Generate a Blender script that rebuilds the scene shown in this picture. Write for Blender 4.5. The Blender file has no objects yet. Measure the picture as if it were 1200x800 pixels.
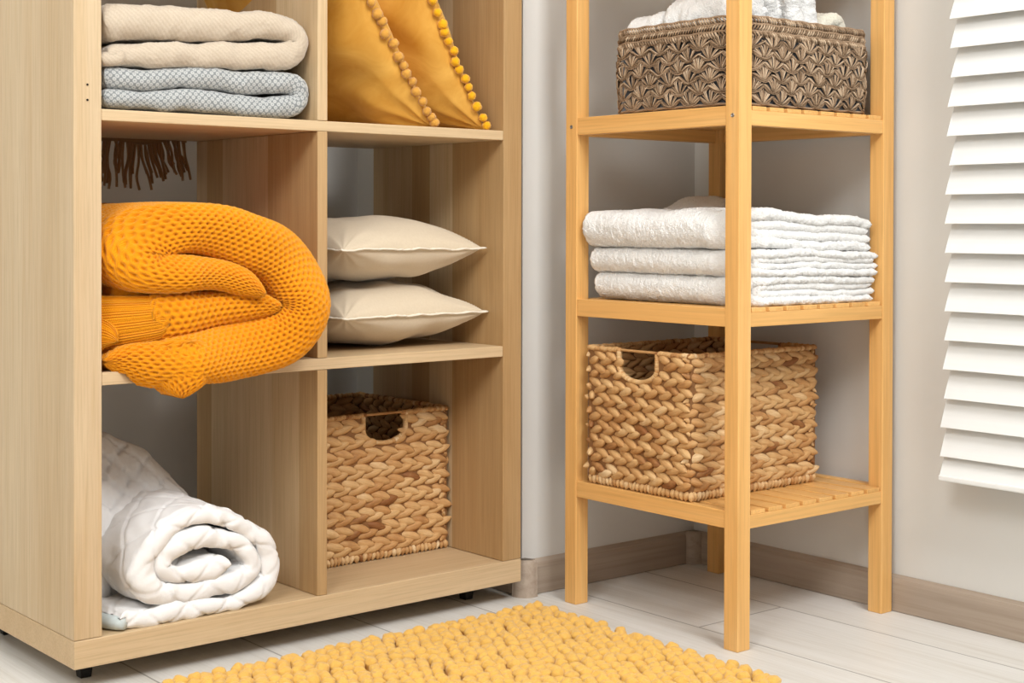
import bpy, math, random
import numpy as np
rng = np.random.RandomState(7)
random.seed(7)
C = bpy.context.scene.collection
PI = math.pi

# ------------------------------------------------------------------ frames
class Frame:
    def __init__(s, x, y, yaw): s.x, s.y, s.yaw = x, y, yaw
    def w(s, u, w, z):
        c, n = math.cos(s.yaw), math.sin(s.yaw)
        return (s.x + u*c - w*n, s.y + u*n + w*c, z)
CAB = Frame(-1.15811, -0.02933, 0.01336)
STD = Frame(-0.35883, -0.42937, 0.00631)
WLD = Frame(0, 0, 0)

def thing(name, label, cat, frame, origin=(0, 0, 0), group=None):
    o = bpy.data.objects.new(name, None); C.objects.link(o)
    o.empty_display_size = .05
    o.location = frame.w(*origin); o.rotation_euler = (0, 0, frame.yaw)
    o['label'] = label; o['category'] = cat
    if group: o['group'] = group
    o['_o'] = origin
    return o

class MB:
    """collects geometry; build() links it as ONE mesh object"""
    def __init__(s): s.v = []; s.f = []; s.uv = []; s.t = []; s.n = 0
    def add(s, V, F, UV=None, tint=0.5):
        V = np.asarray(V, float).reshape(-1, 3)
        F = [np.asarray(f) for f in F] if isinstance(F, list) else np.asarray(F)
        if UV is None: UV = V[:, :2]*0
        s.v.append(V); s.uv.append(np.asarray(UV, float))
        s.t.append(np.full(len(V), tint) if np.isscalar(tint) else np.asarray(tint))
        if isinstance(F, list): s.f += [tuple(int(i)+s.n for i in f) for f in F]
        else: s.f += (F + s.n).tolist()
        s.n += len(V)
        return s
    def build(s, name, mat, parent=None, frame=WLD, origin=(0, 0, 0), smooth=True, label=None, cat=None, group=None, kind=None, bevel=0, seg=2):
        V = np.concatenate(s.v); UV = np.concatenate(s.uv); T = np.concatenate(s.t)
        if parent is not None: off = np.array(list(parent['_o'])) + 0
        else: off = np.array(origin, float)
        me = bpy.data.meshes.new(name)
        me.from_pydata((V - off).tolist(), [], s.f)
        me.update()
        li = np.empty(len(me.loops), dtype=np.int32); me.loops.foreach_get('vertex_index', li)
        l = me.uv_layers.new(name='UVMap'); l.data.foreach_set('uv', UV[li].ravel())
        a = me.attributes.new('tint', 'FLOAT', 'POINT'); a.data.foreach_set('value', T.astype(np.float32))
        me.polygons.foreach_set('use_smooth', [smooth]*len(me.polygons))
        me.materials.append(mat)
        o = bpy.data.objects.new(name, me); C.objects.link(o)
        if parent is not None:
            o.parent = parent; o['_o'] = tuple(off.tolist())
        else:
            o.location = frame.w(*origin); o.rotation_euler = (0, 0, frame.yaw); o['_o'] = tuple(origin)
        if label: o['label'] = label
        if cat: o['category'] = cat
        if group: o['group'] = group
        if kind: o['kind'] = kind
        if bevel:
            m = o.modifiers.new('bevel', 'BEVEL'); m.width = bevel; m.segments = seg; m.limit_method = 'ANGLE'; m.harden_normals = False
        return o

def box(mb, a, b, tint=.5):
    (x0, y0, z0), (x1, y1, z1) = a, b
    V = [(x0,y0,z0),(x1,y0,z0),(x1,y1,z0),(x0,y1,z0),(x0,y0,z1),(x1,y0,z1),(x1,y1,z1),(x0,y1,z1)]
    F = [(0,3,2,1),(4,5,6,7),(0,1,5,4),(1,2,6,5),(2,3,7,6),(3,0,4,7)]
    mb.add(V, F, None, tint); return mb
def bx(a, b): return box(MB(), a, b)

def grid_faces(n, m, cj=False, ci=False):
    I = np.arange(n if ci else n-1); J = np.arange(m if cj else m-1)
    i, j = np.meshgrid(I, J, indexing='ij'); i2 = (i+1) % n; j2 = (j+1) % m
    return np.stack([i*m+j, i2*m+j, i2*m+j2, i*m+j2], -1).reshape(-1, 4)
def gnormals(P, cj=False):
    di = np.gradient(P, axis=0)
    if cj: dj = (np.roll(P, -1, 1) - np.roll(P, 1, 1))/2
    else: dj = np.gradient(P, axis=1)
    n = np.cross(di, dj); l = np.linalg.norm(n, axis=2, keepdims=True); return n/np.maximum(l, 1e-12)
def crom(pts, n):
    """Catmull-Rom resample to n points of equal arc length"""
    p = np.asarray(pts, float); q = np.vstack([2*p[0]-p[1], p, 2*p[-1]-p[-2]])
    out = []
    for i in range(1, len(q)-2):
        t = np.linspace(0, 1, 24, endpoint=False)[:, None]
        a, b, c, d = q[i-1], q[i], q[i+1], q[i+2]
        out.append(.5*((2*b) + (-a+c)*t + (2*a-5*b+4*c-d)*t*t + (-a+3*b-3*c+d)*t**3))
    out.append(q[-2][None]); o = np.vstack(out)
    k = 3 if o.shape[1] == 3 and n < 0 else 2
    L = np.concatenate([[0], np.cumsum(np.linalg.norm(np.diff(o[:, :(3 if n < 0 else 2)], axis=0), axis=1))])
    n = abs(n); s = np.linspace(0, L[-1], n)
    return np.stack([np.interp(s, L, o[:, j]) for j in range(o.shape[1])], 1), s
def vnoise(X, Y, seed=0):
    """smooth value noise"""
    r = np.random.RandomState(seed); T = r.rand(64, 64)*2-1
    xi = np.floor(X).astype(int); yi = np.floor(Y).astype(int); fx = X-xi; fy = Y-yi
    fx = fx*fx*(3-2*fx); fy = fy*fy*(3-2*fy)
    g = lambda a, b: T[a % 64, b % 64]
    return (g(xi, yi)*(1-fx)+g(xi+1, yi)*fx)*(1-fy)+(g(xi, yi+1)*(1-fx)+g(xi+1, yi+1)*fx)*fy

def band(mb, path, w0, w1, ds=.004, dv=.004, cap=.9, disp=None, warp=None, endr=(1, 1), tint=.5, flat=0.0, tscale=1.0):
    """thick folded cloth: path (u,z,thickness) swept over depth w0..w1, rounded at the front"""
    P, s = crom(path, 50); L = s[-1]
    n = max(8, int(L/ds)); P, s = crom(path, n)
    T = np.gradient(P[:, :2], axis=0); T /= np.maximum(np.linalg.norm(T, axis=1, keepdims=True), 1e-9)
    N = np.stack([-T[:, 1], T[:, 0]], 1)
    a = P[:, 2]/2*tscale
    am = a.mean()
    for e, dist in ((0, s), (1, L-s)):
        if endr[e]:
            r = am*endr[e]; k = np.clip(dist/r, 0, 1); a = a*np.sqrt(np.clip(1-(1-k)**2, 0.0, 1))
    a = np.maximum(a, 1e-4)
    # nominal section
    c = cap*am; D = w1-w0
    na = max(4, int(am*PI/dv)); nd = max(3, int((D-c)/dv)); nb = max(2, int(2*am/dv/2))
    ph = np.linspace(-PI/2, PI/2, na)
    sec = [(-math.copysign(abs(math.sin(p))**(1), -math.sin(p)) if False else math.sin(p), 1-math.cos(p), 1) for p in ph]  # n, frac cap
    xi = [q[0] for q in sec]; wc = [q[1] for q in sec]; wd = [0.]*len(sec)
    for k in range(1, nd+1): xi.append(1.); wc.append(1.); wd.append(k/nd)
    for k in range(1, nb): xi.append(1-2*k/nb); wc.append(1.); wd.append(1.)
    for k in range(nd, 0, -1): xi.append(-1.); wc.append(1.); wd.append(k/nd)
    xi = np.array(xi); wc = np.array(wc); wd = np.array(wd)
    A = a[:, None]; Cc = cap*A
    W = w0 + (1-wc)*0 + Cc*wc - Cc*0 + (D-Cc)*wd
    W = w0 + Cc*wc*(1) + (D-Cc)*wd
    # bring thin ends' cap forward slightly rounded
    U = P[:, 0:1] + N[:, 0:1]*A*xi; Z = P[:, 1:2] + N[:, 1:2]*A*xi
    G = np.stack([U, np.broadcast_to(W, U.shape), Z], -1)
    # girth coordinate
    gl = np.zeros(len(xi)); mid = len(P)//2
    dd = np.linalg.norm(np.diff(G[mid], axis=0), axis=1); gl[1:] = np.cumsum(dd)
    S = np.broadcast_to(s[:, None], U.shape); V = np.broadcast_to(gl[None], U.shape)
    if warp is not None: G = warp(G)
    if disp is not None:
        G = G - gnormals(G, True)*disp(S, V)[..., None]*(-1)
    nn, m = U.shape
    F = grid_faces(nn, m, True)
    base = [G.reshape(-1, 3)]
    mb.add(G.reshape(-1, 3), F, np.stack([S, V], -1).reshape(-1, 2), tint)
    # end caps
    o = mb.n - nn*m
    mb.f.append(tuple(o + j for j in range(m))); mb.f.append(tuple(o + (nn-1)*m + j for j in range(m-1, -1, -1)))
    return mb

def tube(mb, pts, r, sides=6, tint=.5, uvs=1.0, caps=True):
    p = np.asarray(pts, float); n = len(p)
    T = np.gradient(p, axis=0); T /= np.maximum(np.linalg.norm(T, axis=1, keepdims=True), 1e-9)
    ref = np.array([0, 0, 1.]) if abs(T[:, 2]).mean() < .8 else np.array([1., 0, 0])
    A = np.cross(T, ref); A /= np.maximum(np.linalg.norm(A, axis=1, keepdims=True), 1e-9); B = np.cross(T, A)
    th = np.arange(sides)/sides*2*PI
    r = np.broadcast_to(np.asarray(r, float), (n,))[:, None, None]
    G = p[:, None] + r*(np.cos(th)[None, :, None]*A[:, None] + np.sin(th)[None, :, None]*B[:, None])
    s = np.concatenate([[0], np.cumsum(np.linalg.norm(np.diff(p, axis=0), axis=1))])*uvs
    UV = np.stack([np.broadcast_to(s[:, None], (n, sides)), np.broadcast_to(th[None]/(2*PI), (n, sides))], -1)
    o = mb.n
    mb.add(G.reshape(-1, 3), grid_faces(n, sides, True), UV.reshape(-1, 2), tint)
    if caps:
        mb.f.append(tuple(o+j for j in range(sides))); mb.f.append(tuple(o+(n-1)*sides+j for j in range(sides-1, -1, -1)))
    return mb

# lobe template (pointed ellipsoid along x)
def lobe_template(nx=10, nr=9, power=.74):
    V = []; UV = []
    xs = np.cos(np.linspace(PI, 0, nx))
    for x in xs:
        r = max(0.01, (1-x*x))**power*(1+.22*x)
        for k in range(nr):
            t = 2*PI*k/nr; V.append((x, r*math.cos(t), r*math.sin(t))); UV.append((x, k/nr))
    return np.array(V), grid_faces(nx, nr, True), np.array(UV)
LV, LF, LUV = lobe_template()
def lobe(mb, c, ex, ey, ez, L, Wd, T, tint):
    V = c + LV[:, :1]*L/2*ex + LV[:, 1:2]*Wd/2*ey + LV[:, 2:3]*T/2*ez
    mb.add(V, LF, LUV*[1, 1] + [tint*37 % 5, tint*91 % 7], tint)

# ------------------------------------------------------------------ materials
def S(c):  # sRGB 0-255 -> linear
    return tuple(((x/255)/12.92 if x/255 <= .04045 else ((x/255+.055)/1.055)**2.4) for x in c) + (1,)
class M:
    def __init__(s, name, rough=.6, spec=.3):
        s.m = bpy.data.materials.new(name); s.m.use_nodes = True; s.t = s.m.node_tree; s.n = s.t.nodes
        s.b = s.n['Principled BSDF']; s.b.inputs['Roughness'].default_value = rough
        s.b.inputs['Specular IOR Level'].default_value = spec
    def new(s, typ, **kw):
        n = s.n.new(typ)
        for k, v in kw.items():
            if k[0] == '_': setattr(n, k[1:], v)
            else: n.inputs[k.replace('__', ' ')].default_value = v
        return n
    def l(s, a, b): s.t.links.new(a, b)
    def coord(s, kind='Object', scale=(1, 1, 1), loc=(0, 0, 0), rot=(0, 0, 0)):
        tc = s.new('ShaderNodeTexCoord'); mp = s.new('ShaderNodeMapping')
        mp.inputs['Scale'].default_value = scale; mp.inputs['Location'].default_value = loc; mp.inputs['Rotation'].default_value = rot
        s.l(tc.outputs[kind], mp.inputs[0]); return mp.outputs[0]
    def noise(s, vec, scale=5, detail=4, rough=.5, dist=0):
        n = s.new('ShaderNodeTexNoise', Scale=scale, Detail=detail, Roughness=rough, Distortion=dist); s.l(vec, n.inputs['Vector']); return n.outputs['Fac']
    def ramp(s, fac, stops, interp='LINEAR'):
        r = s.new('ShaderNodeValToRGB'); e = r.color_ramp; e.interpolation = interp
        while len(e.elements) < len(stops): e.elements.new(.5)
        for k, (p, c) in enumerate(stops): e.elements[k].position = p; e.elements[k].color = c
        s.l(fac, r.inputs[0]); return r.outputs[0]
    def mix(s, f, a, b, typ='MIX'):
        n = s.new('ShaderNodeMix', _data_type='RGBA', _blend_type=typ)
        for i, v in ((0, f), (6, a), (7, b)):
            if hasattr(v, 'links'): s.l(v, n.inputs[i])
            else: n.inputs[i].default_value = v
        return n.outputs[2]
    def math(s, op, a, b=0, c=0):
        n = s.new('ShaderNodeMath', _operation=op)
        for i, v in enumerate((a, b, c)):
            if hasattr(v, 'links'): s.l(v, n.inputs[i])
            else: n.inputs[i].default_value = v
        return n.outputs[0]
    def col(s, c):
        if hasattr(c, 'links'): s.l(c, s.b.inputs['Base Color'])
        else: s.b.inputs['Base Color'].default_value = c
    def bump(s, h, strength=.3, dist=.002):
        b = s.new('ShaderNodeBump', Strength=strength, Distance=dist); s.l(h, b.inputs['Height']); s.l(b.outputs[0], s.b.inputs['Normal']); return b
    def sheen(s, w, rough=.4, tint=(1, 1, 1, 1)):
        s.b.inputs['Sheen Weight'].default_value = w; s.b.inputs['Sheen Roughness'].default_value = rough; s.b.inputs['Sheen Tint'].default_value = tint

def wood(name, base, dark, light, grain=2, bandax=1, bandw=.045, bandamt=1.0, rough=.45, fine=420., rnd=.0, spec=.3, bump=.06, shift=0.0):
    """grain = axis the fibres run along; bandax = axis over which glued strips alternate"""
    m = M(name, rough, spec)
    sc = [fine]*3; sc[grain] = fine*.022
    oi = m.new('ShaderNodeObjectInfo')
    off = m.new('ShaderNodeCombineXYZ'); r10 = m.math('MULTIPLY_ADD', oi.outputs['Random'], 0. if shift else 7., shift)
    for i in range(3): m.l(r10, off.inputs[i])
    tc = m.new('ShaderNodeTexCoord'); ad = m.new('ShaderNodeVectorMath', _operation='ADD'); m.l(tc.outputs['Object'], ad.inputs[0]); m.l(off.outputs[0], ad.inputs[1])
    mp = m.new('ShaderNodeMapping'); mp.inputs['Scale'].default_value = sc; m.l(ad.outputs[0], mp.inputs[0])
    f = m.noise(mp.outputs[0], 1, 3, .6)
    mp2 = m.new('ShaderNodeMapping'); sc2 = [60.]*3; sc2[grain] = 2.2; mp2.inputs['Scale'].default_value = sc2; m.l(ad.outputs[0], mp2.inputs[0])
    g = m.noise(mp2.outputs[0], 1, 3, .55, .6)
    mid = [ (a+b)/2 for a, b in zip(dark, base)]; c = m.ramp(g, [(.25, S(mid)), (.55, S(base)), (.85, S([(a+b)/2 for a, b in zip(light, base)]))])
    if bandamt > 0:
        sep = m.new('ShaderNodeSeparateXYZ'); m.l(ad.outputs[0], sep.inputs[0])
        vo = m.new('ShaderNodeTexVoronoi', _voronoi_dimensions='1D', Scale=1/bandw); m.l(sep.outputs[bandax], vo.inputs['W'])
        s2 = m.new('ShaderNodeSeparateColor'); m.l(vo.outputs['Color'], s2.inputs[0])
        bc = m.ramp(s2.outputs[0], [(0, (.70, .60, .46, 1)), (.3, (.84, .75, .62, 1)), (.5, (1, 1, 1, 1)), (.75, (1.06, 1.12, 1.18, 1)), (1, (.93, .90, .84, 1))])
        c = m.mix(bandamt, c, bc, 'MULTIPLY')
    c = m.mix(.5, c, m.ramp(f, [(.3, (.72, .69, .64, 1)), (.55, (1, 1, 1, 1)), (.8, (1.0, 1.0, 1.0, 1))]), 'MULTIPLY')
    if rnd:
        h = m.new('ShaderNodeHueSaturation'); v = m.math('MULTIPLY_ADD', oi.outputs['Random'], rnd, 1-rnd/2); m.l(v, h.inputs['Value']); m.l(c, h.inputs['Color']); c = h.outputs[0]
    m.col(c); m.bump(f, bump, .001)
    return m.m

OAKB, OAKD, OAKL = (208, 181, 143), (192, 160, 117), (218, 196, 161)
oak_v = wood('oak_laminate_upright', OAKB, OAKD, OAKL, 2, 1, .062)
oak_side = wood('oak_laminate_outer_side', (203, 178, 143), OAKD, OAKL, 2, 1, .075, shift=.44)
oak_h = wood('oak_laminate_shelf', (208, 181, 143), (196, 166, 125), (218, 193, 156), 0, 1, .3, .2)
oak_e = wood('oak_edge_band', (218, 190, 146), (208, 176, 128), (226, 200, 158), 2, 1, .3, 0)
BB, BD, BL = (232, 180, 110), (216, 158, 86), (242, 200, 138)
birch_v = wood('birch_post', BB, BD, BL, 2, 0, .3, 0, rough=.38, rnd=.06, bump=.03, fine=300)
birch_u = wood('birch_rail_front', BB, BD, BL, 0, 0, .3, 0, rough=.38, rnd=.08, bump=.03, fine=300)
birch_w = wood('birch_rail_side', BB, BD, BL, 1, 0, .3, 0, rough=.38, rnd=.12, bump=.03, fine=300)

def plain(name, c, rough=.6, metal=0, spec=.3):
    m = M(name, rough, spec); m.col(S(c)); m.b.inputs['Metallic'].default_value = metal; return m.m
def wallmat(name, c):
    m = M(name, .85, .15); v = m.coord('Object'); n = m.noise(v, 3, 3); 
    m.col(m.mix(n, S([x*.985 for x in c]), S(c))); m.bump(m.noise(v, 260, 4), .05, .001); return m.m
wall_m = wallmat('painted_plaster', (221, 219, 214))
ceil_m = wallmat('ceiling_paint', (235, 235, 232))
def floormat():
    m = M('whitewashed_planks', .42, .35)
    v = m.coord('Object')
    sep = m.new('ShaderNodeSeparateXYZ'); m.l(v, sep.inputs[0])
    # planks 0.186 wide run along Y, joints at X=-0.304+k*0.186
    px = m.math('DIVIDE', m.math('ADD', sep.outputs[0], .304), .1865)
    idx = m.math('FLOOR', px); fx = m.math('FRACT', px)
    wn = m.new('ShaderNodeTexWhiteNoise', _noise_dimensions='1D'); m.l(idx, wn.inputs['W'])
    # staggered end joints, 1.2 m boards
    sh = m.math('MULTIPLY', m.math('FRACT', m.math('MULTIPLY', m.math('ADD', idx, 5), .39)), 1.2)
    py = m.math('DIVIDE', m.math('ADD', m.math('ADD', sep.outputs[1], sh), .302-1.14), 1.2)
    fy = m.math('FRACT', py); idy = m.math('FLOOR', py)
    wn2 = m.new('ShaderNodeTexWhiteNoise', _noise_dimensions='2D'); cb = m.new('ShaderNodeCombineXYZ'); m.l(idx, cb.inputs[0]); m.l(idy, cb.inputs[1]); m.l(cb.outputs[0], wn2.inputs['Vector'])
    # shift texture per board
    off = m.new('ShaderNodeCombineXYZ'); m.l(m.math('MULTIPLY', wn2.outputs['Value'], 9), off.inputs[0]); m.l(m.math('MULTIPLY', wn2.outputs['Value'], 5), off.inputs[1])
    ad = m.new('ShaderNodeVectorMath', _operation='ADD'); m.l(v, ad.inputs[0]); m.l(off.outputs[0], ad.inputs[1])
    mp = m.new('ShaderNodeMapping'); mp.inputs['Scale'].default_value = (22, 1.6, 1); m.l(ad.outputs[0], mp.inputs[0])
    g = m.noise(mp.outputs[0], 1.0, 6, .62, 1.2)
    mp2 = m.new('ShaderNodeMapping'); mp2.inputs['Scale'].default_value = (260, 6, 1); m.l(ad.outputs[0], mp2.inputs[0])
    f = m.noise(mp2.outputs[0], 1.0, 3, .6)
    c = m.ramp(g, [(.3, S((212, 208, 200))), (.5, S((225, 223, 218))), (.75, S((232, 231, 228)))])
    c = m.mix(.35, c, m.ramp(f, [(.35, (.8, .78, .75, 1)), (.6, (1, 1, 1, 1))]), 'MULTIPLY')
    c = m.mix(m.math('MULTIPLY', wn2.outputs['Value'], .18), c, S((200, 195, 186)))
    e = m.math('LESS_THAN', m.math('MINIMUM', fx, m.math('SUBTRACT', 1, fx)), .0075)
    e2 = m.math('LESS_THAN', m.math('MINIMUM', fy, m.math('SUBTRACT', 1, fy)), .0012)
    gap = m.math('MAXIMUM', e, e2)
    c = m.mix(m.math('MULTIPLY', gap, .62), c, S((96, 88, 78)))
    m.col(c); m.bump(m.math('SUBTRACT', f, m.math('MULTIPLY', gap, 3)), .12, .0006)
    return m.m
floor_m = floormat()
base_u = wood('grey_oak_skirting_u', (176, 160, 144), (154, 136, 120), (190, 176, 160), 0, 2, .3, 0, rough=.5, fine=160, bump=.05)
base_v = wood('grey_oak_skirting_v', (176, 160, 144), (154, 136, 120), (190, 176, 160), 1, 2, .3, 0, rough=.5, fine=160, bump=.05)

def fabric(name, c, c2=None, rough=.95, scale=900, sheen=.3, bumps=.35, big=0, bd=.0012, uv=False):
    m = M(name, rough, .12); v = m.coord('UV' if uv else 'Object')
    n = m.noise(v, scale, 3, .7); col = S(c)
    if c2: col = m.mix(m.noise(v, scale*.25, 3), S(c), S(c2))
    m.col(col); m.sheen(sheen, .5)
    h = n
    if big: h = m.math('ADD', n, m.math('MULTIPLY', m.noise(v, big, 3), 2.5))
    m.bump(h, bumps, bd); return m.m
def terry(name, c):
    m = M(name, 1, .05); v = m.coord('Object')
    vo = m.new('ShaderNodeTexVoronoi', Scale=420.); m.l(v, vo.inputs['Vector'])
    n = m.noise(v, 700, 3, .7)
    m.col(m.mix(m.noise(v, 60, 2), S(c), S([x*.975 for x in c]))); m.sheen(.4, .6)
    m.bump(m.math('ADD', vo.outputs['Distance'], n), .55, .0022); return m.m
towel_m = terry('white_terry', (246, 245, 242))
cream_m = terry('cream_terry', (238, 234, 216))
def knitmat(name='orange_wool', c=(246, 164, 20), c2=(232, 136, 6)):
    m = M(name, .9, .12)
    uv = m.coord('UV')
    w = m.new('ShaderNodeTexWave', _wave_type='BANDS', _bands_direction='DIAGONAL', Scale=320., Distortion=3., Detail=2.); m.l(uv, w.inputs['Vector'])
    n = m.noise(m.coord('Object'), 900, 3, .7)
    at = m.new('ShaderNodeAttribute', _attribute_name='tint')
    m.col(m.mix(n, S(c2), S(c))); m.sheen(.5, .5, (1, .75, .35, 1))
    m.b.inputs['Subsurface Weight'].default_value = .0
    m.bump(m.math('ADD', w.outputs['Fac'], n), .5, .0012); return m.m
knit_m = knitmat()
def ribmat():
    m = M('orange_rib', .9, .12); uv = m.coord('UV')
    w = m.new('ShaderNodeTexWave', _wave_type='BANDS', _bands_direction='X', Scale=210., Distortion=.6, Detail=2.); m.l(uv, w.inputs['Vector'])
    w2 = m.new('ShaderNodeTexWave', _wave_type='BANDS', _bands_direction='Y', Scale=95., Distortion=.5, Detail=1.); m.l(uv, w2.inputs['Vector'])
    m.col(m.mix(w2.outputs['Fac'], S((236, 140, 10)), S((250, 168, 26)))); m.sheen(.4, .5, (1, .75, .35, 1))
    m.bump(m.math('ADD', w.outputs['Fac'], m.math('MULTIPLY', w2.outputs['Fac'], 2)), .6, .0012); return m.m
rib_m = ribmat()
def velvet():
    m = M('mustard_velvet', .55, .25); v = m.coord('Object')
    n = m.noise(v, 14, 4, .6, 1.); m.col(m.ramp(n, [(.3, S((200, 140, 48))), (.7, S((224, 172, 82)))]))
    m.sheen(.9, .3, (1, .85, .5, 1)); m.bump(m.noise(v, 500, 3), .15, .0006); return m.m
velvet_m = velvet()
def fuzzy(name, c, c2, scale=600):
    m = M(name, .95, .1); v = m.coord('Object'); n = m.noise(v, scale, 4, .75)
    m.col(m.mix(n, S(c), S(c2))); m.sheen(.4); m.bump(n, .8, .0016); return m.m
pom_a = fuzzy('tan_pompom_felt', (206, 142, 52), (226, 172, 84))
pom_b = fuzzy('yellow_pompom_felt', (228, 158, 10), (246, 188, 40))
linen_m = fabric('beige_linen', (216, 201, 177), (206, 189, 163), scale=1100, bumps=.15, big=18, bd=.0012)
seam_m = fabric('frayed_linen', (236, 226, 208), None, scale=1600, bumps=.3)
beige_m = None
def blanketmat(name, c, c2, grey=False):
    m = M(name, .95, .1); uv = m.coord('UV')
    if grey:
        mp = m.coord('UV', (1, 1, 1), rot=(0, 0, PI/4))
        vo = m.new('ShaderNodeTexVoronoi', Scale=150., Randomness=.12, _distance='EUCLIDEAN'); m.l(mp, vo.inputs['Vector'])
        ring = m.math('ABSOLUTE', m.math('SUBTRACT', vo.outputs['Distance'], .28))
        col = m.ramp(ring, [(.0, S(c)), (.10, S(c)), (.2, S(c2))])
        h = m.math('SUBTRACT', 1, ring)
        col = m.mix(m.math('MULTIPLY', m.noise(m.coord('Object'), 900, 3), .5), col, S([ (a+b)/2 for a, b in zip(c, c2)]))
    else:
        w = m.new('ShaderNodeTexWave', _wave_type='BANDS', _bands_direction='DIAGONAL', Scale=90., Distortion=6., Detail=3., **{'Detail__Scale': 8.}); m.l(uv, w.inputs['Vector'])
        n = m.noise(m.coord('Object'), 500, 4, .7)
        h = m.math('ADD', w.outputs['Fac'], n)
        col = m.mix(m.math('MULTIPLY', h, .5), S(c2), S(c))
    m.col(col); m.sheen(.5, .5); m.bump(h, .3, .0012); return m.m
beige_m = blanketmat('beige_wool', (208, 193, 172), (188, 170, 148))
grey_m = blanketmat('grey_patterned_wool', (192, 193, 190), (120, 124, 126), True)
brown_m = fuzzy('brown_fringe_wool', (150, 118, 84), (178, 144, 106))
quilt_m = fabric('white_quilted_cotton', (240, 239, 238), (234, 233, 232), scale=700, sheen=.1, bumps=.25, big=60, bd=.0022)
bind_m = fabric('pale_grey_binding', (196, 206, 206), None, scale=700, sheen=.1, bumps=.1)
def wickermat(name, stops, fs=1.):
    m = M(name, .55, .3); at = m.new('ShaderNodeAttribute', _attribute_name='tint')
    v = m.coord('UV', (1.2, 26, 1)); n = m.noise(v, 1, 3, .6); n2 = m.noise(m.coord('Object'), 45, 3, .6)
    f = m.math('ADD', at.outputs['Fac'], m.math('MULTIPLY', m.math('SUBTRACT', n2, .5), .7))
    c = m.ramp(f, stops)
    c = m.mix(.45, c, m.ramp(n, [(.35, (.62, .5, .4, 1)), (.6, (1, 1, 1, 1))]), 'MULTIPLY')
    m.col(c); m.bump(n, .4, .001); return m.m
wick_m = wickermat('water_hyacinth', [(.0, S((146, 96, 54))), (.3, S((198, 150, 96))), (.65, S((218, 178, 124))), (1., S((236, 208, 164)))])
wick_core = plain('weave_core', (140, 100, 62), .9)
def jutemat():
    m = M('grey_brown_jute', .85, .15); at = m.new('ShaderNodeAttribute', _attribute_name='tint')
    n = m.noise(m.coord('Object'), 500, 3, .6)
    f = m.math('ADD', m.math('MULTIPLY', at.outputs['Fac'], .6), m.math('MULTIPLY', n, .45))
    m.col(m.ramp(f, [(.2, S((112, 90, 68))), (.5, S((160, 134, 108))), (.85, S((204, 180, 152)))])); m.bump(n, .5, .0008); return m.m
jute_m = jutemat()
lining_m = fabric('grey_lining', (66, 66, 68), None, scale=600)
rug_m = fuzzy('yellow_cotton_loops', (222, 168, 72), (240, 198, 112), 420)
rugbase_m = fuzzy('yellow_rug_backing', (205, 150, 50), (220, 168, 66), 300)
blind_m = M('white_painted_slat', .45, .35)
_n = blind_m.noise(blind_m.coord('Object', (60, 3, 220)), 1, 3); blind_m.col(blind_m.mix(_n, S((230, 231, 229)), S((238, 239, 237)))); blind_m.bump(_n, .06, .0008); blind_m = blind_m.m
black_m = plain('black_plastic', (22, 22, 22), .5)
steel_m = plain('screw_steel', (150, 150, 150), .35, 1)
hole_m = plain('drill_hole_dark', (40, 30, 22), .9)

# ------------------------------------------------------------------ room
def struct(name, mb, mat, bevel=0):
    return mb.build(name, mat, smooth=False, kind='structure', bevel=bevel)
H = 2.75
RY = .4945
struct('floor', bx((-3.2, -3.2, -.05), (.12, .62, 0)), floor_m)
struct('ceiling', bx((-3.2, -3.2, H), (.12, .62, H+.05)), ceil_m)
struct('wall_left', bx((-.388, .010, 0), (.010, .62, H)), wall_m)
struct('wall_right', bx((.010, -3.2, 0), (.12, .62, H)), wall_m)
struct('wall_recess', bx((-3.2, RY, 0), (-.388, .62, H)), wall_m)
struct('wall_far', bx((-3.3, -3.2, 0), (-3.2, .62, H)), wall_m)
def skirt(name, p0, p1, nrm, mat, h=.0563, t=.010):
    """skirting with a rounded top; p0->p1 along the wall, nrm points into the room"""
    p0 = np.array(p0, float); p1 = np.array(p1, float); nrm = np.array(nrm, float)
    prof = [(t, 0.0), (t+.002, .001), (t+.002, h-.012), (t+.0005, h-.005), (.004, h), (0, h), (0, 0)]
    prof = [(a-.002, b) for a, b in prof]
    V = []
    for p in (p0, p1):
        for a, b in prof: V.append((p[0]+nrm[0]*(a-t), p[1]+nrm[1]*(a-t), b))
    k = len(prof)
    F = [(i, (i+1) % k, k+(i+1) % k, k+i) for i in range(k)] + [tuple(range(k))[::-1], tuple(range(k, 2*k))]
    return struct(name, MB().add(V, F), mat)
skirt('baseboard_left', (-.372, 0), (-.006, 0), (0, -1), base_u)
skirt('baseboard_right', (0, -.006), (0, -3.1), (-1, 0), base_v)
skirt('baseboard_return', (-.398, RY-.012), (-.398, .018), (-1, 0), base_v)
skirt('baseboard_recess', (-3.1, RY-.010), (-.40, RY-.010), (0, -1), base_u)
def capcol(name, cx, cy, r, a0, a1, h):
    mb = MB(); n = 14; V = []
    A = np.linspace(a0, a1, n)
    for z, rr in ((0, r), (h-.006, r), (h-.002, r-.002), (h, r-.006)):
        for a in A: V.append((cx+rr*math.cos(a), cy+rr*math.sin(a), z))
    for z in (0, h): V.append((cx, cy, z))
    F = [tuple(int(q) for q in f) for f in grid_faces(4, n)]
    c0 = 4*n
    F += [(3*n+i, 3*n+i+1, c0+1) for i in range(n-1)]
    F += [(0, n, 2*n, 3*n, c0+1, c0), (n-1, c0, c0+1, 4*n-1, 3*n-1, 2*n-1)]
    mb.add(V, F)
    o = mb.build(name, base_v, smooth=True, kind='structure')
    return o
capcol('trim_1', -.382, .010, .0235, PI*.95, PI*1.62, .0600)     # rounded cap on the outer corner
capcol('trim_2', .003, .003, .022, PI*1.0, PI*1.5, .0575)      # inner corner piece

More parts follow.
